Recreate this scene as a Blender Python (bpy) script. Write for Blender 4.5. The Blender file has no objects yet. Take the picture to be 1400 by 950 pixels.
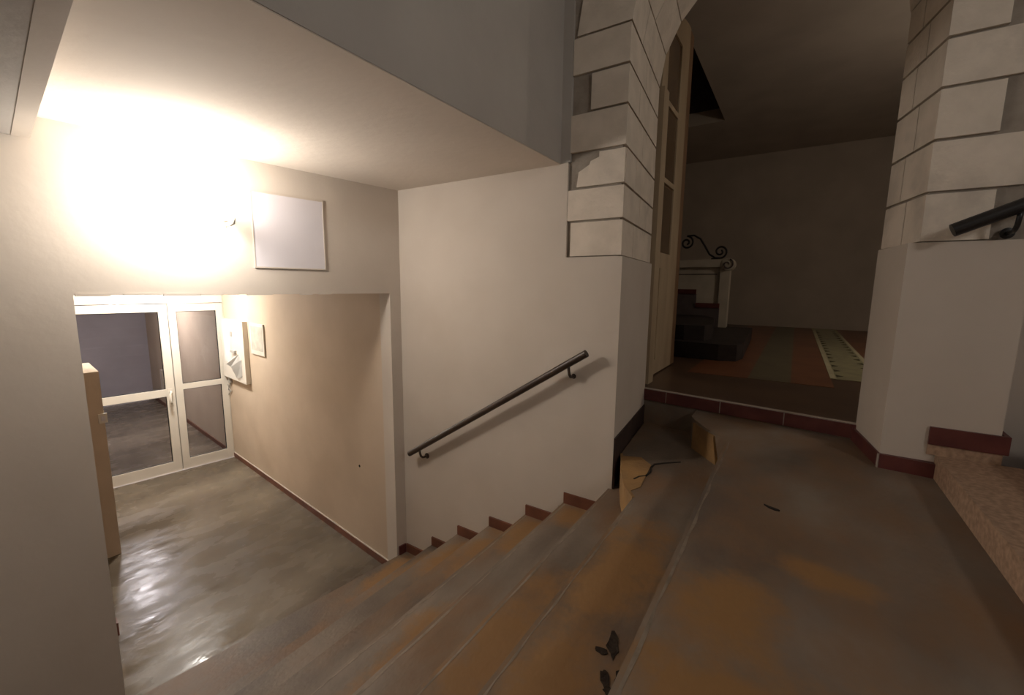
import bpy, bmesh, math, random
from mathutils import Vector, Matrix
random.seed(7)
S = bpy.context.scene
C = S.collection
Z0 = 2.36                      # corridor floor is z = 0 in the world; plans below are written from eye level

# ------------------------------------------------------------------ camera
cd = bpy.data.cameras.new('camera'); cam = bpy.data.objects.new('camera', cd); C.objects.link(cam)
cd.sensor_width = 36; cd.lens = 588.06 / 1400 * 36; cd.clip_start = .02; cd.clip_end = 100
def cam_rot(pitch, roll, yaw):
    cp, sp, cr, sr, cy, sy = math.cos(pitch), math.sin(pitch), math.cos(roll), math.sin(roll), math.cos(yaw), math.sin(yaw)
    Rz = Matrix(((cy, sy, 0), (-sy, cy, 0), (0, 0, 1))); B = Matrix(((1, 0, 0), (0, 0, -1), (0, 1, 0)))
    Rx = Matrix(((1, 0, 0), (0, cp, -sp), (0, sp, cp))); Rr = Matrix(((cr, -sr, 0), (sr, cr, 0), (0, 0, 1)))
    return Rr @ Rx @ B @ Rz
Rm = cam_rot(math.radians(8.109), math.radians(.649), math.radians(33.213))
M3 = Matrix((Rm[0], -Rm[1], -Rm[2])).transposed()
cam.matrix_world = Matrix.Translation((0, 0, Z0)) @ M3.to_4x4()
S.camera = cam

# ------------------------------------------------------------------ world, exposure
w = bpy.data.worlds.new('world'); S.world = w; w.use_nodes = True
w.node_tree.nodes['Background'].inputs[0].default_value = (.045, .05, .065, 1)
w.node_tree.nodes['Background'].inputs[1].default_value = .5
S.view_settings.view_transform = 'Standard'; S.view_settings.look = 'None'
S.view_settings.gamma = 1; S.view_settings.use_curve_mapping = False
S.view_settings.exposure = 0.0

# ------------------------------------------------------------------ materials
def mat(name, c1, c2=None, scale=4, rough=.8, bump=.15, bscale=60, spec=.3, c3=None, t3=(.52, .62), s3=1.6, metal=0, detail=6, stretch=None, bdist=.004, spots=(), spotcol=None, rrange=None):
    m = bpy.data.materials.new(name); m.use_nodes = True; nt = m.node_tree; N = nt.nodes; L = nt.links
    b = N['Principled BSDF']; b.inputs['Roughness'].default_value = rough; b.inputs['Metallic'].default_value = metal
    b.inputs['Specular IOR Level'].default_value = spec
    g = N.new('ShaderNodeNewGeometry'); vec = g.outputs['Position']
    if stretch:
        mp = N.new('ShaderNodeMapping'); mp.inputs['Scale'].default_value = stretch; L.new(vec, mp.inputs['Vector']); vec = mp.outputs[0]
    c2 = c2 or tuple(x * .86 for x in c1)
    n = N.new('ShaderNodeTexNoise'); n.inputs['Scale'].default_value = scale; n.inputs['Detail'].default_value = detail; L.new(vec, n.inputs['Vector'])
    r = N.new('ShaderNodeValToRGB'); L.new(n.outputs[0], r.inputs[0])
    r.color_ramp.elements[0].position = .36; r.color_ramp.elements[1].position = .64
    r.color_ramp.elements[0].color = (*c2, 1); r.color_ramp.elements[1].color = (*c1, 1)
    col = r.outputs[0]
    if c3:
        n3 = N.new('ShaderNodeTexNoise'); n3.inputs['Scale'].default_value = s3; n3.inputs['Detail'].default_value = 7; n3.inputs['Roughness'].default_value = .62
        of = N.new('ShaderNodeVectorMath'); of.operation = 'ADD'; of.inputs[1].default_value = (3.7, 1.3, 8.1); L.new(vec, of.inputs[0]); L.new(of.outputs[0], n3.inputs['Vector'])
        r3 = N.new('ShaderNodeValToRGB'); L.new(n3.outputs[0], r3.inputs[0])
        r3.color_ramp.elements[0].position, r3.color_ramp.elements[1].position = t3
        mx = N.new('ShaderNodeMixRGB'); L.new(r3.outputs[0], mx.inputs[0]); L.new(col, mx.inputs[1]); mx.inputs[2].default_value = (*c3, 1); col = mx.outputs[0]
    if spots:                       # worn ochre stains with their own places and ragged outlines
        def mth(op, a, c=None):
            q = N.new('ShaderNodeMath'); q.operation = op; q.use_clamp = False
            for k, v in ((0, a), (1, c)):
                if v is None: continue
                if isinstance(v, (int, float)): q.inputs[k].default_value = v
                else: L.new(v, q.inputs[k])
            return q.outputs[0]
        ns = N.new('ShaderNodeTexNoise'); ns.inputs['Scale'].default_value = 5; ns.inputs['Detail'].default_value = 8; ns.inputs['Roughness'].default_value = .68; L.new(g.outputs['Position'], ns.inputs['Vector'])
        wob = mth('MULTIPLY', mth('SUBTRACT', ns.outputs[0], .5), 3.2); best = None
        for (cx, cy, cz, rx, ry) in spots:
            v1 = N.new('ShaderNodeVectorMath'); v1.operation = 'SUBTRACT'; v1.inputs[1].default_value = (cx, cy, cz + Z0); L.new(g.outputs['Position'], v1.inputs[0])
            v2 = N.new('ShaderNodeVectorMath'); v2.operation = 'DIVIDE'; v2.inputs[1].default_value = (rx, ry, .09); L.new(v1.outputs[0], v2.inputs[0])
            v3 = N.new('ShaderNodeVectorMath'); v3.operation = 'LENGTH'; L.new(v2.outputs[0], v3.inputs[0])
            best = v3.outputs['Value'] if best is None else mth('MINIMUM', best, v3.outputs['Value'])
        mr = N.new('ShaderNodeMapRange'); mr.inputs['From Min'].default_value = 1.35; mr.inputs['From Max'].default_value = .5; L.new(mth('ADD', best, wob), mr.inputs['Value'])
        ms = N.new('ShaderNodeMixRGB'); L.new(mr.outputs[0], ms.inputs[0]); L.new(col, ms.inputs[1]); ms.inputs[2].default_value = (*spotcol, 1); col = ms.outputs[0]
    if rrange:
        nr = N.new('ShaderNodeTexNoise'); nr.inputs['Scale'].default_value = 6; nr.inputs['Detail'].default_value = 5; L.new(vec, nr.inputs['Vector'])
        mq = N.new('ShaderNodeMapRange'); mq.inputs['From Min'].default_value = .35; mq.inputs['From Max'].default_value = .65; mq.inputs['To Min'].default_value, mq.inputs['To Max'].default_value = rrange
        L.new(nr.outputs[0], mq.inputs['Value']); L.new(mq.outputs[0], b.inputs['Roughness'])
    L.new(col, b.inputs['Base Color'])
    if bump:
        n2 = N.new('ShaderNodeTexNoise'); n2.inputs['Scale'].default_value = bscale; n2.inputs['Detail'].default_value = 4; L.new(vec, n2.inputs['Vector'])
        bp = N.new('ShaderNodeBump'); bp.inputs['Strength'].default_value = bump; bp.inputs['Distance'].default_value = bdist
        L.new(n2.outputs[0], bp.inputs['Height']); L.new(bp.outputs[0], b.inputs['Normal'])
    return m
def emit(name, col, s):
    m = bpy.data.materials.new(name); m.use_nodes = True; b = m.node_tree.nodes['Principled BSDF']
    b.inputs['Base Color'].default_value = (.9, .9, .88, 1); b.inputs['Emission Color'].default_value = (*col, 1); b.inputs['Emission Strength'].default_value = s
    return m
def glass(name, tint, refl=.07):
    m = bpy.data.materials.new(name); m.use_nodes = True; nt = m.node_tree; N = nt.nodes; L = nt.links
    for x in list(N):
        if x.type == 'BSDF_PRINCIPLED': N.remove(x)
    t = N.new('ShaderNodeBsdfTransparent'); t.inputs[0].default_value = (*tint, 1); g = N.new('ShaderNodeBsdfGlossy'); g.inputs['Roughness'].default_value = .03
    f = N.new('ShaderNodeFresnel'); f.inputs[0].default_value = 1.45
    mx = N.new('ShaderNodeMixShader'); L.new(f.outputs[0], mx.inputs[0]); L.new(t.outputs[0], mx.inputs[1]); L.new(g.outputs[0], mx.inputs[2])
    L.new(mx.outputs[0], N['Material Output'].inputs[0]); return m
CREAM = (.61, .545, .475)
PL = mat('cream_plaster', CREAM, (.57, .505, .435), 2.2, .75, .2, 22, .25, bdist=.005)
PLB = mat('beige_plaster', (.60, .485, .37), (.55, .44, .33), 2.5, .7, .25, 30, .3, bdist=.005)
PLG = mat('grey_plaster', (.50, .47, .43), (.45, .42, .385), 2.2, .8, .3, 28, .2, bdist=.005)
PLC = mat('ceiling_plaster', (.73, .65, .565), (.68, .605, .525), 1.6, .85, .3, 24, .2, bdist=.005)
PLH = mat('hall_plaster', (.52, .45, .38), None, 1.6, .85, .2, 24, .2)
STONE = mat('pale_limestone', (.76, .675, .575), (.66, .585, .495), 7, .85, .5, 45, .2, c3=(.55, .49, .42), t3=(.56, .72), s3=3, bdist=.006)
MORTAR = mat('mortar', (.36, .315, .265), (.29, .25, .21), 12, .95, .6, 50, .1, bdist=.008)
SPOTS = [(-1.25, 2.13, -1.5, .13, .22), (-1.53, 2.05, -1.68, .14, .28), (-1.82, 2.05, -1.845, .13, .25), (-1.0, 2.19, -1.333, .10, .12), (-.70, 1.05, -1.16, .12, .40), (-.44, 1.35, -.99, .13, .33), (-.42, .80, -.99, .12, .3),
         (-1.22, 1.10, -1.5, .09, .3), (-2.1, 1.95, -2.03, .12, .3), (-2.4, 2.0, -2.19, .1, .3), (-1.7, 1.2, -1.845, .09, .25), (-.08, 1.12, -.82, .12, .22), (.02, .78, -.82, .25, .22), (.12, 1.45, -.82, .12, .07)]
CONC = mat('worn_stair_concrete', (.235, .190, .148), (.125, .096, .074), 2.6, .5, .4, 70, .35, c3=(.205, .12, .064), t3=(.44, .68), s3=2.4, bdist=.004, stretch=(1, .62, 1), spots=SPOTS, spotcol=(.27, .15, .062))
CONCL = mat('worn_nosing', (.27, .222, .172), (.17, .135, .10), 14, .5, .4, 70, .35)
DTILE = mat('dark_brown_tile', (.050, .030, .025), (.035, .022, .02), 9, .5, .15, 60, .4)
CONCE = mat('worn_yellow_concrete', (.36, .21, .085), (.26, .155, .07), 6, .7, .5, 60, .3, bdist=.005)
FLOORM = mat('polished_concrete_floor', (.225, .185, .137), (.125, .099, .072), 1.5, .3, .3, 7, .22, c3=(.095, .076, .056), t3=(.45, .72), s3=1.3, stretch=(1.0, .5, 1), bdist=.02, rrange=(.13, .38))
GRAN = mat('brown_terrazzo', (.44, .295, .20), (.29, .19, .13), 55, .55, .06, 90, .35)
RED = mat('red_ceramic_tile', (.135, .038, .032), (.09, .024, .022), 9, .45, .15, 60, .45)
REDB = mat('brown_ceramic_tile', (.19, .072, .042), (.135, .05, .03), 9, .45, .15, 60, .45)
GROUT = mat('pale_grout', (.42, .36, .31), None, 20, .9, .2, 80)
IRON = mat('dark_brown_painted_steel', (.06, .036, .024), (.038, .024, .017), 20, .38, .1, 80, .5)
BIRON = mat('black_painted_steel', (.016, .014, .014), None, 20, .4, .1, 80, .5)
PVC = mat('white_plastic', (.74, .69, .61), (.70, .65, .57), 3, .35, 0, spec=.45)
WHITE = mat('white_board', (.66, .63, .66), (.63, .60, .63), 3, .5, .05, 30)
PAPER = mat('paper', (.82, .80, .76), None, 3, .8, 0)
GREYP = mat('grey_plastic', (.42, .40, .37), None, 3, .5, 0)
DARK = mat('dark_recess', (.02, .016, .013), None, 10, .9, .3, 50)
SOIL = mat('exposed_aggregate', (.055, .042, .032), (.03, .022, .018), 30, .95, .8, 60, .1, bdist=.01)
WOOD = mat('cream_painted_wood', (.46, .36, .24), (.38, .29, .19), 6, .5, .2, 40, .4, stretch=(1, 1, .25))
WOODB = mat('brown_wood', (.26, .15, .08), (.19, .11, .06), 8, .5, .2, 40, .4, stretch=(1, 1, .25))
MARB = mat('cream_stone', (.58, .52, .43), (.50, .45, .37), 5, .5, .15, 40, .4)
SLATE = mat('dark_stone_step', (.045, .036, .036), (.03, .024, .024), 8, .55, .2, 40, .4)
SLAT2 = mat('grey_purple_step', (.13, .105, .105), (.10, .08, .08), 8, .6, .2, 40, .3)
HFLOOR = mat('brown_hall_tile', (.115, .068, .042), (.085, .05, .034), 3, .35, .1, 40, .45)
BAND_O = mat('orange_hall_tile', (.24, .098, .048), (.18, .07, .036), 4, .35, .1, 40, .45)
BAND_G = mat('grey_green_hall_tile', (.17, .15, .095), (.13, .115, .075), 4, .35, .1, 40, .45)
BAND_L = mat('light_green_hall_tile', (.40, .38, .22), (.30, .28, .17), 10, .35, .1, 40, .45)
NIGHT = mat('night_wall', (.42, .385, .40), None, 2, .9, .1, 20)
GLASS = glass('door_glass', (.92, .91, .92)); GLASS2 = mat('brown_glass', (.14, .09, .05), (.11, .07, .04), 3, .2, 0, spec=.5)

# ------------------------------------------------------------------ mesh helpers
def base_of(p):
    v = Vector((0, 0, 0))
    while p: v += p.location; p = p.parent
    return v
def link(name, bm, m, parent=None, bevel=0, seg=2, smooth=False, kind=None, at=None):
    if bevel:
        es = [e for e in bm.edges if len(e.link_faces) == 2 and e.calc_face_angle(0) > .5]
        bmesh.ops.bevel(bm, geom=es, offset=bevel, segments=seg, profile=.5, affect='EDGES', clamp_overlap=True)
    bmesh.ops.recalc_face_normals(bm, faces=bm.faces)
    org = base_of(parent); loc = Vector((0, 0, 0))
    if at is not None: loc = Vector((at[0], at[1], at[2] + Z0)); org = loc
    bmesh.ops.translate(bm, verts=bm.verts, vec=Vector((0, 0, Z0)) - org)
    me = bpy.data.meshes.new(name); bm.to_mesh(me); bm.free(); me.materials.append(m)
    if smooth:
        for p in me.polygons: p.use_smooth = True
    o = bpy.data.objects.new(name, me); C.objects.link(o); o.parent = parent; o.location = loc
    if kind: o['kind'] = kind
    return o
def thing(name, label, cat, loc, group=None):
    o = bpy.data.objects.new(name, None); C.objects.link(o); o.location = (loc[0], loc[1], loc[2] + Z0); o.empty_display_size = .1
    o['label'] = label; o['category'] = cat
    if group: o['group'] = group
    return o
def root(name, label):
    o = bpy.data.objects.new(name, None); C.objects.link(o); o['kind'] = 'structure'; o['label'] = label; return o
def lab(o, label, cat=None):
    o['label'] = label
    if cat: o['category'] = cat
    return o
def prism(poly, z0, z1, bm=None):
    bm = bm or bmesh.new()
    if not callable(z0): a = z0; z0 = lambda p: a
    if not callable(z1): b = z1; z1 = lambda p: b
    lo = [bm.verts.new((p[0], p[1], z0(p))) for p in poly]; hi = [bm.verts.new((p[0], p[1], z1(p))) for p in poly]
    n = len(poly); bm.faces.new(lo[::-1]); bm.faces.new(hi)
    for i in range(n): bm.faces.new((lo[i], lo[(i + 1) % n], hi[(i + 1) % n], hi[i]))
    return bm
def box(x0, x1, y0, y1, z0, z1, bm=None): return prism([(x0, y0), (x1, y0), (x1, y1), (x0, y1)], z0, z1, bm)
def hexa(p8, bm=None):          # bottom 4 then top 4 corners
    bm = bm or bmesh.new(); v = [bm.verts.new(p) for p in p8]
    for f in ((3, 2, 1, 0), (4, 5, 6, 7), (0, 1, 5, 4), (1, 2, 6, 5), (2, 3, 7, 6), (3, 0, 4, 7)): bm.faces.new([v[i] for i in f])
    return bm
def tube(path, r, seg=14, bm=None, cap=True):
    bm = bm or bmesh.new(); P = [Vector(p) for p in path]; rings = []; up = None
    for i, p in enumerate(P):
        t = (P[min(i + 1, len(P) - 1)] - P[max(i - 1, 0)]).normalized()
        if up is None: up = Vector((0, 0, 1)) if abs(t.z) < .9 else Vector((1, 0, 0))
        u = t.cross(up).normalized(); up = u.cross(t).normalized(); rr = r[i] if isinstance(r, (list, tuple)) else r
        rings.append([bm.verts.new(p + (u * math.cos(a) + up * math.sin(a)) * rr) for a in [2 * math.pi * k / seg for k in range(seg)]])
    for A, B in zip(rings, rings[1:]):
        for k in range(seg): bm.faces.new((A[k], A[(k + 1) % seg], B[(k + 1) % seg], B[k]))
    if cap: bm.faces.new(rings[0][::-1]); bm.faces.new(rings[-1])
    return bm
def lathe(prof, o, ax, seg=24, bm=None):     # prof: (radius, height) about axis ax through o
    bm = bm or bmesh.new(); ax = Vector(ax).normalized(); o = Vector(o); u = ax.orthogonal().normalized(); v = ax.cross(u); rings = []
    for r, h in prof:
        r = max(r, 1e-4); rings.append([bm.verts.new(o + ax * h + (u * math.cos(2 * math.pi * k / seg) + v * math.sin(2 * math.pi * k / seg)) * r) for k in range(seg)])
    for A, B in zip(rings, rings[1:]):
        for k in range(seg): bm.faces.new((A[k], A[(k + 1) % seg], B[(k + 1) % seg], B[k]))
    bm.faces.new(rings[0][::-1]); bm.faces.new(rings[-1]); return bm
class Frame:                     # a vertical wall plane: s along it, d out of it
    def __init__(f, o, t, n): f.o = Vector((o[0], o[1], 0)); f.t = Vector((t[0], t[1], 0)).normalized(); f.n = Vector((n[0], n[1], 0)).normalized()
    def p(f, s, d, z): q = f.o + f.t * s + f.n * d; return (q.x, q.y, z)
    def xy(f, s, d): return f.p(s, d, 0)[:2]
    def box(f, s0, s1, d0, d1, z0, z1, bm=None): return prism([f.xy(s0, d0), f.xy(s1, d0), f.xy(s1, d1), f.xy(s0, d1)], z0, z1, bm)

T = math.tan(math.radians(7.4))
YW = 2.30                                   # stair wall with the handrail
LWX = lambda y, d=0: -2.53 - (2.3 - y) * T + d      # lamp wall: x as a function of y
LW = Frame((LWX(0), 0), (math.sin(math.radians(7.4)), math.cos(math.radians(7.4))), (math.cos(math.radians(7.4)), -math.sin(math.radians(7.4))))
LS = lambda y: y / math.cos(math.radians(7.4))      # y -> s on the lamp wall
ZF, ZL, ZR, ZC = -2.36, -.82, -.735, .69             # corridor floor, landing, hall floor, stair ceiling
CW = Frame((-2.545, 2.213), (-.9934, .1148), (-.1148, -.9934))      # corridor right wall, d = into the corridor
DP = Frame((-6.313, 2.640), (.111, .9938), (.9938, -.111))          # glazed door plane, s = 0 at its right jamb
SD = 3.83

# ------------------------------------------------------------------ lamp that lights the stair (its light sits in the globe)
LY, LZ = .955, .40
lp = LW.p(LS(LY), 0, LZ)
wl = thing('wall_lamp', 'glowing round wall lamp, the brightest spot, above the glazed doorway', 'lamp', lp)
link('mount', lathe([(.06, 0), (.06, .018), (.035, .03), (.03, .135)], lp, LW.n), PVC, wl, smooth=False)
gl = link('globe', lathe([(.035, .13), (.075, .15), (.098, .19), (.10, .23), (.085, .275), (.05, .305), (0, .315)], lp, LW.n), emit('lamp_glow', (1, .93, .85), 80), wl, smooth=True)

# unseen fill lamp added on the landing's end wall, behind the viewer
ulp = (2.598, .1, 1.45)
ul = thing('landing_fill_lamp', 'added round fill lamp at the end of the landing, unseen behind the viewer', 'lamp', ulp)
link('base', lathe([(.30, 0), (.30, .02)], ulp, (-1, 0, 0)), PVC, ul); link('diffuser', lathe([(.28, .02), (.26, .06), (.15, .09), (0, .095)], ulp, (-1, 0, 0), 32), emit('landing_fill_glow', (1, .955, .905), 27), ul, smooth=True)

# ------------------------------------------------------------------ floors and stairs
floor = link('floor', prism([(-1.9, -1.3), (-11.1, -1.3), (-11.1, 3.4), (-1.9, 2.3)], ZF - .1, ZF), FLOORM, kind='structure')
lab(floor, 'smooth worn grey concrete floor of the lower corridor')
YF = -1.3
steps = root('staircase', 'worn concrete stair descending to the lower corridor')
NOS = [(-.82, -1.16), (-1.106, -1.333), (-1.382, -1.50), (-1.681, -1.68), (-1.973, -1.845), (-2.24, -2.03), (-2.53, -2.19)]
def step(poly, z0, z1, nm='step', m=CONC, par=steps):
    bm = prism(poly, z0, z1)
    return link(nm, bm, m, par, bevel=.012, seg=3)
# landing slab with its broken far corner
landing = link('floor_landing', prism([(-.25, YF), (-.25, 2.52), (-.30, 2.60), (-.38, 2.69), (-.47, 2.83), (-.50, 2.90), (-.50, 3.2), (.45, 3.1), (.60, 2.6), (.60, YF)], -1.0, ZL), CONC, bevel=.012, seg=3, kind='structure')
lab(landing, 'stained concrete landing at the top of the stair')
step([(-.22, YF), (-.22, 3.2), (-.87, 3.2), (-.80, 2.43), (-.70, 2.16), (-.64, 2.03), (-.568, 1.934), (-.568, YF)], -1.18, -.99)
prev = -.55
for (x, z) in NOS:
    xo = x
    if x < -2.5: poly = [(prev + .03, YF), (prev + .03, YW + .05), (LWX(YW) + .004, YW + .05), (LWX(YW) + .004, YW), (LWX(YF) + .004 , YF)]
    else: poly = [(prev + .03, YF), (prev + .03, YW + (.5 if z > -1.2 else .03)), (x, YW + (.5 if z > -1.2 else .03)), (x, YF)]
    step(poly, ZF, z); prev = x
for (x, z, y1) in ((-.568, -.99, 1.92), (-.82, -1.16, 2.28), (-1.106, -1.333, 2.28), (-1.382, -1.5, 2.28)):
    rn_ = random.Random(int(-x * 100)); n = 40; L1 = [(x + .0125, YF + (y1 - YF) * k / n) for k in range(n + 1)]
    L2 = [(x + .0145 + .009 * rn_.random(), YF + (y1 - YF) * k / n) for k in range(n + 1)]
    link('worn_edge', prism(L1 + L2[::-1], z - .002, z + .0007), CONCL, [o for o in steps.children if abs(max(v.co.z for v in o.data.vertices) - z - Z0) < .002][0])
rn_ = random.Random(3); n = 40
link('worn_edge', prism([(-.2375, YF + 3.8 * k / n) for k in range(n + 1)] + [(-.235 + .010 * rn_.random(), YF + 3.8 * k / n) for k in range(n, -1, -1)], ZL - .002, ZL + .0007), CONCL, landing)
# worn yellow patch, crack and broken pits of the first tread
def patch(pts, z, m, nm, par, th=.003):
    return link(nm, prism(pts, z, z + th), m, par)
st1 = [o for o in C.objects if o.name == 'step'][0]
lab(patch([(-.79, 2.40), (-.655, 2.06), (-.60, 1.99), (-.57, 2.06), (-.585, 2.2), (-.60, 2.36), (-.68, 2.44)], -.990, CONCE, 'worn_patch', st1), 'bare yellow patch')
def crack(path, z, wd, par, nm='crack', m=DARK):
    bm = bmesh.new()
    for (a, b) in zip(path, path[1:]):
        a, b = Vector(a), Vector(b); t = (b - a).normalized(); n = Vector((-t.y, t.x)) * wd; a = a - t * wd * .6; b = b + t * wd * .6
        prism([tuple(a - n), tuple(b - n * .8), tuple(b + n * .8), tuple(a + n)], z, z + .0045, bm)
    return link(nm, bm, m, par)
link('worn_corner', prism([(-.572, 1.932), (-.643, 2.028), (-.703, 2.158), (-.803, 2.43), (-.79, 2.44), (-.69, 2.165), (-.63, 2.036), (-.562, 1.942)], -1.158, -.9875), CONCE, st1)
lab(crack([(-.625, 2.13), (-.612, 2.175), (-.585, 2.205), (-.578, 2.265), (-.592, 2.33), (-.588, 2.385), (-.54, 2.44), (-.475, 2.50)], -.990, .0045, st1), 'dark jagged crack')
def blob(cx, cy, rx, ry, n=11, rot=0, seed=1):
    rnd = random.Random(seed); out = []
    for k in range(n):
        a = 2 * math.pi * k / n; r = .65 + .5 * rnd.random(); x, y = rx * r * math.cos(a), ry * r * math.sin(a)
        out.append((cx + x * math.cos(rot) - y * math.sin(rot), cy + x * math.sin(rot) + y * math.cos(rot)))
    return out
for i, (cx, cy, rx, ry, rr) in enumerate([(-.345, 1.06, .018, .05, .3), (-.36, 1.02, .02, .014, 0), (-.29, .96, .016, .03, .2), (-.325, .945, .012, .03, .5), (-.30, .915, .02, .015, 0)]):
    lab(patch(blob(cx, cy, rx, ry, 13, rr, i + 3), -.9900, SOIL, 'broken_pit', st1, .004), 'dark broken pit')
lab(patch(blob(-.33, 1.0, .07, .16, 17, .15, 20), -.9902, CONC, 'crumbled_edge', st1, .0022), 'crumbled edge of the tread')
# broken rubble face under the landing corner
bl = hexa([(-.30, 2.57, -.99), (-.47, 2.78, -.99), (-.43, 2.83, -.99), (-.26, 2.62, -.99), (-.33, 2.615, -.835), (-.475, 2.825, -.84), (-.43, 2.86, -.835), (-.27, 2.66, -.835)])
lab(link('broken_face', bl, CONCE, landing, bevel=.012), 'broken crumbling end of the landing')
lf = link('dry_leaf', prism([(-.035, 1.83), (-.02, 1.822), (.012, 1.812), (.018, 1.806), (.004, 1.803), (-.018, 1.812)], ZL, ZL + .006), DARK, at=(-.009, 1.817, ZL))
lab(lf, 'small dark dry leaf lying on the landing floor', 'leaf')

# upper flight on the right
up = root('staircase_upper', 'brown terrazzo step of the flight climbing to the right')
for i in range(4):
    x = .575 + i * .30
    step([(x, YF), (x, 2.56), (2.6, 2.56), (2.6, YF)], ZL + .0 + i * .115 * (1 if i else 0) - (.02 if i == 0 else .03), -.72 + i * .16, 'step', GRAN, up)

# hall floor, threshold
TA, TB = (-.885, 3.13), (.328, 2.96)
TH = Frame(TA, (TB[0] - TA[0], TB[1] - TA[1]), (TB[1] - TA[1], -(TB[0] - TA[0])))
LT = math.hypot(TB[0] - TA[0], TB[1] - TA[1])
hall = link('floor_hall', prism([(-4.2, 3.6), (TA[0] - .1, TA[1] + .025), (TB[0] + .12, TB[1] - .005), (3.2, 3.0), (3.2, 10.05), (-4.2, 10.05)], -1.0, ZR), HFLOOR, kind='structure')
lab(hall, 'dim brown tiled floor of the hall beyond the arch')
link('under_threshold', TH.box(-.1, LT + .08, -.10, .0, -1.0, ZR - .008), CONC, hall)
thr = root('trim_1', 'row of dark red tiles along the raised threshold')
js = [-.02, .176, .535, .895, LT + .03]
for a, b in zip(js, js[1:]): link('tile', TH.box(a + .003, b - .003, -.004, .014, -.812, ZR), RED, thr, bevel=.002)
link('grout', TH.box(-.02, LT + .03, -.004, .011, -.812, ZR - .001), GROUT, thr)
link('mortar_line', TH.box(-.02, LT + .03, -.03, .006, ZR - .004, ZR + .004), GROUT, thr)
for (x0, x1, m, y0, nm) in [(-.75, -.28, BAND_O, 4.0, 'orange_band'), (-.28, .02, BAND_G, 4.0, 'grey_band'), (.02, .30, BAND_O, 4.0, 'orange_band'), (.66, 1.1, BAND_O, 4.0, 'orange_band')]:
    link(nm, box(x0, x1, y0, 9.99, ZR, ZR + .002), m, hall)
rn = link('patterned_band', box(.30, .66, 4.4, 9.99, ZR, ZR + .003), BAND_L, hall)
for x in (.315, .645): link('border_strip', box(x - .02, x + .02, 4.4, 9.98, ZR + .002, ZR + .005), mat('band_edge', (.55, .50, .33)), rn)
y = 4.5
tri_m = mat('band_mark', (.10, .09, .06))
while y < 9.6:
    for s, x in ((1, .345), (-1, .615)):
        link('mark', prism([(x, y), (x + s * .05, y + .06), (x, y + .12)], ZR + .002, ZR + .005), tri_m, rn)
    y += .30

# ------------------------------------------------------------------ walls of the stair
wb = link('wall_back', prism([(-2.60, YW), (-1.140, YW), (-1.140, 3.2), (-2.60, 3.2)], ZF, 3.0), PL, kind='structure')
lab(wb, 'cream plastered stair wall carrying the brown handrail')
link('pier_plaster', prism([(-1.165, YW - .006), (-.800, YW - .006), (-.875, 3.13), (-1.165, 3.13)], -1.36, .168), PL, wb, bevel=.006)
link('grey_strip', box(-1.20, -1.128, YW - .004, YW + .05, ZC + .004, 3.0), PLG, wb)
link('pier_core', prism([(-1.15, YW + .016), (-.83, YW + .016), (-.895, 3.115), (-1.15, 3.115)], .16, 1.33), MORTAR, wb)
Zs = [.168, .366, .545, .735, .942, 1.136, 1.33]
starts = [-1.114, -1.137, -1.070, -1.128, -1.015, -1.125]
LRV = Frame((-.808, YW), (-.888 + .808, 3.125 - YW), (1, .09))
def stone(poly, z0, z1, par, jit=.0, nm='stone'):
    return link(nm, prism(poly, z0 + .0065, z1 - .0065), STONE, par, bevel=.006, seg=2)
rl = math.hypot(.08, .825)
for i in range(6):
    a = starts[i]; d = random.uniform(-.002, .003); q = .40 if i % 2 else .26
    if i == 2:     # broken stone with a lost upper corner
        pts = [(-1.085, .553), (-.812, .553), (-.812, .727), (-.86, .725), (-.935, .705), (-1.005, .683), (-1.012, .665), (-1.05, .645), (-1.075, .633)]
        bm = bmesh.new(); f = [bm.verts.new((x, YW, z)) for x, z in pts]; g = [bm.verts.new((x - (.02 if x > -.9 else 0), YW + .2, z)) for x, z in pts]
        bm.faces.new(f); bm.faces.new(g[::-1])
        for k in range(len(pts)): bm.faces.new((f[k], g[k], g[(k + 1) % len(pts)], f[(k + 1) % len(pts)]))
        link('stone', bm, STONE, wb, bevel=.004)
        stone([LRV.xy(.02, 0), LRV.xy(q, 0), LRV.xy(q, -.15), LRV.xy(.02, -.15)], Zs[i], Zs[i + 1], wb)
    else:
        stone([(a, YW + d), (-.810, YW + d), LRV.xy(q, 0), LRV.xy(q, -.15), (-.95, YW + .12), (a, YW + .12)], Zs[i], Zs[i + 1], wb)
    stone([LRV.xy(q + .007, 0), LRV.xy(rl, 0), LRV.xy(rl, -.15), LRV.xy(q + .007, -.15)], Zs[i], Zs[i + 1], wb)
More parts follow.
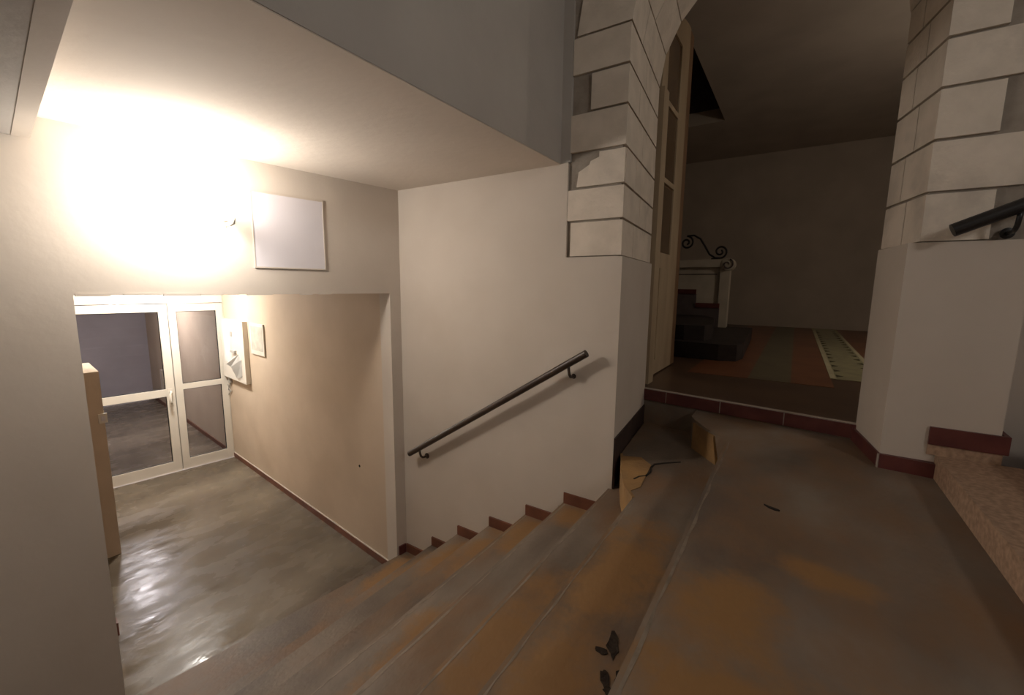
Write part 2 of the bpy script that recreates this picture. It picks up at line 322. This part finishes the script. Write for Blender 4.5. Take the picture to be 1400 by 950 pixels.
# right pier
wr = link('wall_right', prism([(.388, 2.56), (.765, 2.56), (.775, 2.75), (2.7, 2.75), (2.7, 3.05), (.45, 3.05), (.335, 2.955)], -1.0, .206), PL, bevel=.02, seg=4, kind='structure')
lab(wr, 'cream plastered pier to the right of the arch')
link('pier_core', prism([(.44, 2.59), (.765, 2.59), (.775, 2.75), (2.7, 2.75), (2.7, 3.05), (.45, 3.05), (.362, 2.95)], .2, 3.0), MORTAR, wr)
Zr = [.206, .414, .627, .833, 1.025, 1.18, 1.335, 1.55]
RRV = Frame((.428, 2.575), (.345 - .428, 2.955 - 2.575), (-1, -.2))
rr = math.hypot(.083, .38)
ends = [.636, .79, .618, .79, .60, .79, .6]
for i in range(7):
    e = ends[i]; d = random.uniform(-.002, .003); q = .24 if i % 2 else .17
    if Zr[i] > 1.3:
        stone([RRV.xy(0, -.01), (.45, 2.575), (e, 2.575 + d), (e, 2.74), (.46, 2.74)], Zr[i], Zr[i + 1], wr); continue
    stone([RRV.xy(q, 0), (.428, 2.575 + d), (e, 2.575 + d), (e, 2.74), (.5, 2.74), RRV.xy(q, -.12)], Zr[i], Zr[i + 1], wr)
    stone([RRV.xy(rr, 0), RRV.xy(q + .007, 0), RRV.xy(q + .007, -.12), RRV.xy(rr, -.12)], Zr[i], Zr[i + 1], wr)
# arch ring above the springing: front and rear centres follow the splayed reveals
ZS = 1.33
def ring_pt(k, ang, r_add):     # k = 0 front, 1 rear
    cx, rad = ((-.192, .615), (-.272, .615))[k]; r = rad + r_add
    yl, yr = ((YW, 2.575), (3.125, 2.957))[k]
    x = cx - r * math.cos(ang); u = min(1, max(0, (x + .81) / 1.24)); return (x, yl + (yr - yl) * u, ZS + r * math.sin(ang))
arch = root('wall_arch', 'limestone ring of the arch over the hall passage')
NA = 10
def mid(p, q, t): return tuple(p[i] + (q[i] - p[i]) * t for i in range(3))
for j in range(NA):
    a0 = math.pi * j / NA + .006; a1 = math.pi * (j + 1) / NA - .006
    c = [(ring_pt(0, a0, 0), ring_pt(1, a0, 0), ring_pt(1, a0, .3), ring_pt(0, a0, .3)), (ring_pt(0, a1, 0), ring_pt(1, a1, 0), ring_pt(1, a1, .3), ring_pt(0, a1, .3))]
    q = .5 if j % 2 else .32
    for t0, t1 in ((0, q - .005), (q + .005, 1)):
        v = []
        for A in c: v += [mid(A[0], A[1], t0), mid(A[0], A[1], t1), mid(A[3], A[2], t1), mid(A[3], A[2], t0)]
        link('stone', hexa(v), STONE, arch, bevel=.004)
# mortar filling between the arch stones and wall above
bm = bmesh.new()
for j in range(20):
    a0 = math.pi * j / 20; a1 = math.pi * (j + 1) / 20; v = []
    for a in (a0, a1): v += [mid(ring_pt(0, a, .012), ring_pt(1, a, .012), .02), mid(ring_pt(0, a, .012), ring_pt(1, a, .012), .98), mid(ring_pt(0, a, .28), ring_pt(1, a, .28), .98), mid(ring_pt(0, a, .28), ring_pt(1, a, .28), .02)]
    hexa(v, bm)
link('mortar', bm, MORTAR, arch)
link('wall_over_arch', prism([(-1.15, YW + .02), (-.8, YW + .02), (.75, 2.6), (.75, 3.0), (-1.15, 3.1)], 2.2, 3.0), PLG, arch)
for (x0, x1, y0, y1) in ((-1.15, -1.02, YW + .012, 3.1), (.70, .76, 2.6, 3.0)): link('arch_shoulder', box(x0, x1, y0, y1, 1.3, 2.3), MORTAR, arch)

# lamp wall
wl_ = link('wall_left', LW.box(LS(-1.3), LS(.552), -.14, 0, ZF, 1.2), PL, kind='structure')
lab(wl_, 'cream plastered wall with the lamp and the opening to the corridor')
link('lintel', LW.box(LS(.552), LS(2.208), -.14, 0, -.064, 1.2), PL, wl_)
link('jamb_strip', LW.box(LS(2.207), LS(2.36), -.14, 0, ZF, 1.2), PL, wl_)
rnd = random.Random(5); bm = bmesh.new(); s = LS(.56)
while s < LS(1.75):          # ragged plaster beads along the opening's head
    l = rnd.uniform(.05, .16); LW.box(s, s + l, -.02, rnd.uniform(.001, .004), -.064 - rnd.uniform(.001, .006), -.055, bm); s += l + rnd.uniform(0, .05)
link('ragged_edge', bm, PL, wl_)
# white panel with its edging
pn = thing('wall_panel', 'flat white rectangular cover panel on the wall right of the lamp', 'panel', LW.p(LS(1.52), 0, .10))
s0, s1 = LS(1.314), LS(1.722)
link('board', LW.box(s0, s1, .001, .006, .098, .52), WHITE, pn, bevel=.002)
for nm, a, b, z0, z1 in (('edge_strip', s0 - .006, s1 + .006, .090, .098), ('edge_strip', s0 - .006, s0, .098, .52), ('edge_strip', s1, s1 + .006, .098, .52), ('edge_strip', s0 - .006, s1 + .006, .52, .528)):
    link(nm, LW.box(a, b, .001, .008, z0, z1), PL, pn)
hk = thing('wall_bracket', 'small white bracket beside the lamp, casting a shadow over the panel', 'bracket', LW.p(LS(1.165), 0, .33))
link('plate', LW.box(LS(1.165) - .012, LS(1.165) + .012, .001, .006, .295, .37), PVC, hk, bevel=.002)
q = LS(1.165)
link('clip', tube([LW.p(q, .005, .345), LW.p(q, .06, .345), LW.p(q, .11, .342), LW.p(q + .008, .145, .335), LW.p(q + .004, .15, .318), LW.p(q - .004, .13, .312), LW.p(q - .004, .09, .312)], .0125, 10), PVC, hk, smooth=True)

# stair ceiling, header wall, beam
ce = link('ceiling', prism([(-3.0, -1.3), (-1.19, -1.3), (-1.19, 2.4), (-3.0, 2.4)], ZC, ZC + .12), PLC, kind='structure'); lab(ce, 'cream ceiling above the lower part of the stair')
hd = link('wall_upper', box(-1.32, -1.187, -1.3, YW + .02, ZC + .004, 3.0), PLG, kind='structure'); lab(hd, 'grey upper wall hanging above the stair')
bt = root('trim_2', 'plastered beam along the ceiling edge at far left')
link('beam', hexa([(-2.77, .432, .593), (-2.74, .482, .593), (-1.19, .312, .593), (-1.19, .260, .593), (-2.77, .42, .70), (-2.735, .512, .70), (-1.19, .335, .70), (-1.19, .25, .70)]), PL, bt, bevel=.006)
link('soffit', prism([(-2.82, -1.29), (-2.76, .45), (-1.19, .285), (-1.19, -1.29)], .594, .70), PLG, bt)
# rest of the room round the camera
for nm, b, m, l in (('wall_front', box(-3.2, 2.7, -1.42, -1.3, ZF, 3.0), PLG, 'plastered side wall behind the viewer'),
                    ('wall_end', box(2.6, 2.75, -1.4, 3.0, -1.0, 3.0), PLG, 'plastered wall at the end of the landing'),
                    ('ceiling_upper', box(-1.3, 2.75, -1.4, 3.1, 3.0, 3.1), PLC, 'high ceiling over the landing')):
    lab(link(nm, b, m, kind='structure'), l)

# ------------------------------------------------------------------ baseboards
bs = root('baseboard_stair', 'stepped brown tile skirting along the handrail wall')
nx = NOS + [(LWX(YW), -2.19)]
for (x, z), (px, pz) in zip(NOS[1:], NOS):
    x0 = max(x, LWX(YW)) + .004
    link('tile', box(x0, px + .05, YW - .013, YW, z, z + .07), REDB, bs, bevel=.0015)
link('tile', LW.box(LS(2.222), LS(2.286), .001, .013, -2.19, -2.115), RED, bs, bevel=.0015)
link('grout', LW.box(LS(2.284), LS(2.292), .001, .011, -2.19, -2.115), GROUT, bs)
br = root('baseboard_right', 'dark red tile skirting round the right pier')
link('tile', prism([(.384, 2.545), (.392, 2.557), (.332, 2.955), (.318, 2.955)], ZL, ZL + .068), RED, br, bevel=.0015)
link('tile', prism([(.384, 2.544), (.574, 2.527), (.574, 2.56), (.392, 2.56)], ZL, lambda p: ZL + .066 if p[0] < .5 else ZL + .066), RED, br, bevel=.0015)
link('grout', prism([(.379, 2.549), (.383, 2.541), (.390, 2.546), (.388, 2.556)], ZL, ZL + .067), GROUT, br)
link('tile', box(.545, .775, 2.546, 2.562, -.672, -.594), RED, br, bevel=.0015)
link('tile', prism([(.775, 2.546), (.79, 2.546), (.80, 2.75), (.775, 2.75)], -.672, -.594), RED, br, bevel=.0015)
link('tile_bed', box(.545, .775, 2.552, 2.562, -.72, -.67), GRAN, br)
lv = root('baseboard_reveal', 'dark tile skirting on the left side of the arch passage')
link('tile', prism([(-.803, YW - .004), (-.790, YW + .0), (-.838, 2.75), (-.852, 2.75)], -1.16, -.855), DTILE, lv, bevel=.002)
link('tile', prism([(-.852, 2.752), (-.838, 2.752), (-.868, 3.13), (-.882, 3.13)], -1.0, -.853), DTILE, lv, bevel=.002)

# ------------------------------------------------------------------ handrails
def handrail(name, label, a, b, r, wall_y, m, brs):
    o = thing(name, label, 'handrail', (a[0], a[1], a[2]))
    link('rail', tube([a, b], r, 20), m, o, bevel=.004, smooth=False)
    A, B = Vector(a), Vector(b)
    for t in brs:
        p = A.lerp(B, t); y = p.y
        pts = [p + Vector((0, 0, -r * .6)), p + Vector((0, .004, -r - .02)), p + Vector((0, .012, -r - .045)), p + Vector((0, .030, -r - .062)), p + Vector((0, .05, -r - .066)), Vector((p.x, wall_y, p.z - r - .066))]
        k = link('bracket', tube(pts, .0085, 10), m, o, smooth=True)
        link('wall_flange', lathe([(.022, -.001), (.022, .004), (.012, .007)], (p.x, wall_y, p.z - r - .066), (0, -1, 0), 16), m, k)
    for pgn in o.children[0].data.polygons: pgn.use_smooth = True
    return o
handrail('handrail', 'dark brown round handrail sloping down the cream stair wall', (-2.385, 2.22, -1.285), (-.955, 2.22, -.368), .0215, YW, IRON, (.075, .925))
handrail('handrail', 'black round handrail end at the right edge above the pier plaster', (.505, 2.475, .243), (1.95, 2.475, .90), .0265, 2.575, BIRON, (.125, .85))

# ------------------------------------------------------------------ lower corridor
wc = link('wall_corridor', CW.box(.012, 8.6, -.15, 0, ZF, .3), PLB, kind='structure'); lab(wc, 'beige plastered right wall of the lower corridor')
lab(link('hole', lathe([(.012, 0), (.011, .003), (.004, .0035)], CW.p(.53, 0, -1.575), CW.n, 10), DARK, wc), 'small dark plug hole')
link('wall_corridor_left', prism([(-2.9, .56), (-2.9, .40), (-6.6, .80), (-6.6, .97)], ZF, .3), PLB, kind='structure')['label'] = 'beige left wall of the lower corridor'
link('ceiling_corridor', prism([(LWX(0, -.1), .0), (-11.1, .0), (-11.1, 3.5), (LWX(2.4, -.1), 2.4)], .16, .26), PLC, kind='structure')['label'] = 'ceiling of the lower corridor'
bc = root('baseboard_corridor', 'brown tile skirting along the corridor wall')
s = .0; k = 0
while s < SD - .02:
    e = min(s + .33, SD - .02); link('tile', CW.box(s + .0012, e - .0012, .0005, .012, ZF, ZF + .062), REDB, bc); s = e
link('mortar_line', CW.box(0, SD - .02, .0005, .010, ZF + .062, ZF + .070), PL, bc)
s = SD + .1
while s < 8.2: link('tile', CW.box(s, s + .33, .0005, .012, ZF, ZF + .062), REDB, bc); s += .332
link('tile', prism([(-3.70, .665), (-3.62, .655), (-3.62, .735), (-3.70, .745)], ZF, ZF + .09), REDB, bc)
# low partition on the left of the corridor
pt = link('wall_partition', prism([(-4.76, .70), (-4.76, 1.045), (-5.35, 1.115), (-5.35, .77)], ZF, lambda p: -.735), PLB, bevel=.02, seg=3, kind='structure'); lab(pt, 'low beige partition beside the glazed door')
sw = thing('wall_switch', 'small white switch on the edge of the low partition', 'switch', (-4.75, 1.03, -1.16))
link('plate', box(-4.758, -4.744, 1.005, 1.06, -1.17, -1.09), PVC, sw, bevel=.003)
link('rocker', box(-4.746, -4.738, 1.02, 1.045, -1.15, -1.11), WHITE, sw, bevel=.002)

# glazed double door
d1 = root('door_1', 'white plastic glazed double door at the end of the corridor')
def leafdoor(s0, s1, z0, zm0, zm1, z1, st):
    L_ = link('leaf', DP.box(s0, s0 + st, 0, .055, z0, z1), PVC, d1, bevel=.004)
    link('stile', DP.box(s1 - st, s1, 0, .055, z0, z1), PVC, L_, bevel=.004)
    link('bottom_rail', DP.box(s0 + st, s1 - st, 0, .053, z0, z0 + .13), PVC, L_, bevel=.004)
    link('middle_rail', DP.box(s0 + st, s1 - st, 0, .053, zm0, zm1), PVC, L_, bevel=.004)
    link('top_rail', DP.box(s0 + st, s1 - st, 0, .053, z1 - .09, z1), PVC, L_, bevel=.004)
    link('pane', DP.box(s0 + st, s1 - st, .022, .028, z0 + .13, zm0), GLASS, L_); link('pane', DP.box(s0 + st, s1 - st, .022, .028, zm1, z1 - .09), GLASS, L_)
    for za, zb in ((z0 + .13, zm0), (zm1, z1 - .09)):
        bm = bmesh.new()
        for a, b, c, d in ((s0 + st, s0 + st + .008, za, zb), (s1 - st - .008, s1 - st, za, zb), (s0 + st, s1 - st, za, za + .008), (s0 + st, s1 - st, zb - .008, zb)): DP.box(a, b, .029, .036, c, d, bm)
        link('gasket', bm, BIRON, L_)
    return L_
LL = leafdoor(-1.47, -.580, -2.355, -1.385, -1.295, -.26, .085)
RL = leafdoor(-.570, -.0, -2.355, -1.325, -1.255, -.26, .075)
link('frame', DP.box(-1.55, .06, -.01, .05, -.25, -.13), PVC, d1, bevel=.004)
link('frame', DP.box(0.004, .06, -.01, .05, ZF, -.13), PVC, d1, bevel=.004)
link('frame', DP.box(-1.55, -1.475, -.01, .05, ZF, -.13), PVC, d1, bevel=.004)
link('over_panel', DP.box(-1.55, .06, -.01, .04, -.13, .16), PVC, d1)
link('sill', DP.box(-1.5, .02, -.01, .066, ZF, ZF + .006), WHITE, d1)
link('handle', tube([DP.p(-.625, .05, -1.33), DP.p(-.625, .10, -1.33), DP.p(-.64, .115, -1.345), DP.p(-.64, .118, -1.45), DP.p(-.632, .11, -1.475)], .013, 10), PVC, LL, smooth=True)
link('handle_plate', DP.box(-.648, -.602, .055, .064, -1.50, -1.29), PVC, LL, bevel=.004)
# beyond the glass: pale strip on the floor and dark end wall
link('wall_outside', box(-11.05, -10.9, -1.3, 4, ZF, .3), NIGHT, kind='structure')['label'] = 'dark wall far behind the glazed door'
link('trim_3', prism([(-10.85, 1.9), (-10.74, 3.05), (-10.80, 3.06), (-10.91, 1.9)], ZF, ZF + .06), WHITE, kind='structure')['label'] = 'pale line seen through the door glass'
link('pull_handle', DP.box(-.685, -.655, -.06, -.02, -1.30, -1.06), PVC, LL, bevel=.006)

vlp = (-8.3, 2.1, .16)  # unseen lamp added so the end wall shows through the glass
vl = thing('outside_fill_lamp', 'added round lamp brightening the space outside the glazed door, hidden behind the lintel', 'lamp', vlp)
link('base', lathe([(.12, 0), (.12, .02)], vlp, (0, 0, -1)), PVC, vl); link('diffuser', lathe([(.11, .02), (.10, .05), (.06, .07), (0, .075)], vlp, (0, 0, -1)), emit('outside_fill_glow', (.98, .94, .96), 420), vl, smooth=True)
# notice board, small frame, cable on the corridor wall
nb = thing('notice_board', 'white notice board on the corridor wall next to the glazed door', 'board', CW.p(3.3, 0, -1.21))
link('board', CW.box(2.93, 3.72, .002, .055, -1.215, -.455), PVC, nb, bevel=.006)
link('slot', CW.box(3.30, 3.36, .055, .060, -.66, -.60), GREYP, nb); link('sheet', CW.box(3.38, 3.62, .0555, .0575, -1.0, -.52), PAPER, nb)
link('clip', CW.box(3.18, 3.32, .055, .085, -.855, -.825), GREYP, nb, bevel=.004)
bm = bmesh.new()       # folded leaflet hanging open
v = [bm.verts.new(CW.p(s, d, z)) for s, d, z in ((3.10, .057, -.86), (3.34, .057, -.93), (3.24, .16, -.985), (3.02, .06, -.92), (3.05, .06, -1.14), (3.18, .075, -1.17), (3.22, .12, -1.02))]
for f in ((0, 1, 2), (0, 2, 6, 3), (3, 6, 5, 4)): bm.faces.new([v[i] for i in f])
bmesh.ops.solidify(bm, geom=bm.faces[:], thickness=.003)
lab(link('leaflet', bm, PAPER, nb), 'folded white leaflet')
sf = thing('picture_frame', 'small pale framed notice right of the white board', 'frame', CW.p(2.61, 0, -.82))
link('backing', CW.box(2.42, 2.81, .002, .018, -.82, -.458), PVC, sf, bevel=.003)
link('print', CW.box(2.45, 2.78, .018, .020, -.77, -.49), mat('faded_print', (.60, .56, .48), (.44, .41, .35), 9, .6, 0), sf)
cb = thing('cable', 'thin pale cable looped beside the glazed door', 'cable', CW.p(3.65, .01, -1.35))
pth = [CW.p(3.70 + .07 * math.sin(t * 2.1), .012 + .004 * (i % 2), -1.27 - .10 * (1 - math.cos(t)) + .03 * math.sin(3 * t)) for i, t in enumerate([k * .35 for k in range(19)])]
link('wire', tube(pth, .006, 8), GREYP, cb, smooth=True)
link('plug', CW.box(3.60, 3.65, .002, .03, -1.30, -1.24), GREYP, cb, bevel=.004)
# corridor ceiling lamp
clp = (-5.65, 1.80, .16)
cl = thing('ceiling_lamp', 'round ceiling lamp of the lower corridor, hidden behind the lintel', 'lamp', clp)
link('base', lathe([(.12, 0), (.12, .02)], clp, (0, 0, -1)), PVC, cl); link('diffuser', lathe([(.11, .02), (.10, .05), (.06, .07), (0, .075)], clp, (0, 0, -1)), emit('corridor_glow', (1, .96, .89), 345), cl, smooth=True)

# ------------------------------------------------------------------ hall beyond the arch
link('wall_hall', box(-4.2, 3.3, 10.0, 10.15, ZR, 3.4), PLH, kind='structure')['label'] = 'dim far wall of the hall'
link('wall_hall_left', box(-4.3, -4.1, 3.1, 10.1, ZR, 5), PLH, kind='structure')['label'] = 'left wall of the hall'
link('wall_hall_right', box(3.1, 3.3, 2.9, 10.1, ZR, 3.4), PLH, kind='structure')['label'] = 'right wall of the hall'
link('wall_hall_front', prism([(-1.16, 3.14), (-1.16, 3.2), (-4.2, 3.2), (-4.2, 3.14)], -1.0, 3.0), PLH, kind='structure')['label'] = 'hall side of the arch wall'
hc = link('ceiling_hall', box(-1.17, 3.2, 2.95, 10.1, 2.6, 2.8), PLH, kind='structure'); hc['label'] = 'dim ceiling of the hall with a stairwell opening'
link('well_side', box(-4.2, -1.17, 7.8, 10.1, 2.6, 2.8), PLH, hc); link('well_top', box(-4.2, -1.0, 2.95, 8, 4.6, 4.7), SLAT2, hc); link('well_front', box(-4.2, -1.0, 2.95, 3.14, 2.6, 4.7), SLAT2, hc)
link('well_wall', box(-1.17, -1.0, 3.1, 7.95, 2.8, 4.7), SLAT2, hc); link('well_back', box(-4.2, -1.0, 7.8, 7.95, 2.8, 4.7), SLAT2, hc)
# arched wooden door leaf, opened into the hall
d2 = root('door_2', 'cream painted arched door leaf with panes, opened into the hall')
xl, th_, hy, wd = -.955, .045, 3.42, .80
topz = lambda u: 1.45 + .95 * math.sqrt(max(0, .80 ** 2 - (.80 - u) ** 2))
def leafpiece(nm, u0, u1, z0, z1, m=WOOD, x0=xl - th_, x1=xl, par=None):     # z1 None: follow the arch
    n = 8 if z1 is None else 1; bm = bmesh.new()
    pts = [(hy + u0 + (u1 - u0) * k / n, topz(u0 + (u1 - u0) * k / n) if z1 is None else z1) for k in range(n + 1)]
    poly = [(hy + u0, z0)] + pts + [(hy + u1, z0)]
    poly = [poly[0], poly[-1]] + poly[1:-1][::-1]
    f = [bm.verts.new((x0, y, z)) for y, z in poly]; g = [bm.verts.new((x1, y, z)) for y, z in poly]
    bm.faces.new(f); bm.faces.new(g[::-1]); N_ = len(poly)
    for k in range(N_): bm.faces.new((f[k], f[(k + 1) % N_], g[(k + 1) % N_], g[k]))
    return link(nm, bm, m, par or d2)
link('frame_post', box(-.99, -.895, 3.28, 3.41, ZR, 1.40), WOOD, d2, bevel=.006)
leafpiece('stile', 0, .15, ZR + .01, None); leafpiece('stile', .54, wd, ZR + .01, None)
leafpiece('lower_panel', .15, .54, ZR + .01, .285)
leafpiece('panel_moulding', .21, .48, ZR + .14, .16, WOOD, xl, xl + .010)
for z0, z1 in ((.83, .87), (1.40, 1.44)): leafpiece('glazing_bar', .15, .54, z0, z1)
leafpiece('top_rail', .15, .54, 1.96, None)
for z0, z1 in ((.285, .83), (.87, 1.40), (1.44, 1.96)): leafpiece('pane', .15, .54, z0, z1, GLASS2, xl - .016, xl - .010)
leafpiece('edge_strip', wd, wd + .13, ZR + .01, 2.2, WOODB)
# hall stair with stone balustrade
hs = root('staircase_hall', 'dark stone steps rising to the left in the hall')
link('step', prism([(-2.2, 4.95), (-.62, 4.80), (-.46, 4.86), (-.42, 5.1), (-.50, 7.2), (-2.2, 7.2)], ZR, -.565), SLATE, hs, bevel=.008)
link('step', prism([(-2.2, 5.02), (-1.0, 4.97), (-.80, 5.02), (-.76, 5.3), (-.90, 6.4), (-1.2, 7.1), (-2.2, 7.2)], -.565, -.40), SLATE, hs, bevel=.008)
for (x0, x1, zt, zb) in ((-1.26, -.93, -.285, ZR), (-1.60, -1.26, -.085, ZR), (-1.95, -1.60, .115, ZR)):
    link('step', box(-2.6 if x1 < -1.5 else x0, x1, 6.95, 7.3, zb, zt), SLAT2, hs); link('tile', box(x0, x1, 6.935, 6.96, zt, zt + .07), RED, hs)
bal = thing('balustrade', 'cream stone balustrade with scrolled coping at the foot of the hall stair', 'balustrade', (-.9, 7.03, -.565))
link('panel', box(-2.6, -.93, 7.0, 7.12, -.565, .31), MARB, bal)
link('post', box(-.955, -.83, 6.96, 7.14, -.565, .31), MARB, bal, bevel=.01)
link('coping', box(-2.6, -.86, 6.93, 7.17, .31, .42), MARB, bal, bevel=.03, seg=3)
vo = link('volute', lathe([(.02, 0), (.085, .01), (.09, .05), (.09, .22), (.085, .26), (.02, .27)], (-.86, 6.91, .345), (0, 1, 0), 28), MARB, bal, smooth=False)
sp = [(-.86 + (.015 + .0085 * t) * math.cos(t), 6.905, .345 + (.015 + .0085 * t) * math.sin(t)) for t in [k * .3 for k in range(26)]]
link('spiral', tube(sp, .009, 8), SLAT2, vo, smooth=True)
link('panel_line', box(-1.7, -1.0, 6.992, 7.0, .20, .215), SLAT2, bal)
sc_ = thing('iron_scroll', 'black wrought iron scroll standing on the balustrade coping', 'ironwork', (-1.15, 7.03, .421))
def spiral(cx, cz, r0, r1, a0, a1, n=26): return [(cx + (r0 + (r1 - r0) * k / n) * math.cos(a0 + (a1 - a0) * k / n), 7.04, cz + (r0 + (r1 - r0) * k / n) * math.sin(a0 + (a1 - a0) * k / n)) for k in range(n + 1)]
p1 = spiral(-.985, .535, .02, .095, math.radians(420), math.radians(-90) )
p2 = [(-1.05, 7.04, .445), (-1.13, 7.04, .50), (-1.20, 7.04, .62), (-1.27, 7.04, .73), (-1.36, 7.04, .785), (-1.45, 7.04, .78)]
p3 = spiral(-1.46, .68, .10, .02, math.radians(90), math.radians(-440))
link('scroll_bar', tube(p1 + p2 + [(-1.46, 7.04, .78)] , .014, 8), BIRON, sc_, smooth=True); link('scroll_bar', tube(p3, .014, 8), BIRON, sc_, smooth=True)
link('foot', box(-1.10, -.98, 7.02, 7.06, .421, .445), BIRON, sc_)
# unseen lamp added to brighten the hall, round the corner to the right
hlp = (2.1, 5.2, 2.6)
hl = thing('hall_fill_lamp', 'added hanging round lamp brightening the hall, hidden behind the right pier', 'lamp', hlp)
link('base', lathe([(.05, 0), (.05, .02), (.02, .03)], hlp, (0, 0, -1)), PVC, hl); link('cord', tube([(2.1, 5.2, 2.58), (2.1, 5.2, 1.32)], .006, 8), BIRON, hl)
link('globe', lathe([(.03, 1.28), (.09, 1.31), (.11, 1.37), (.09, 1.43), (.03, 1.46)], hlp, (0, 0, -1)), emit('hall_fill_glow', (1, .86, .70), 78), hl, smooth=True)
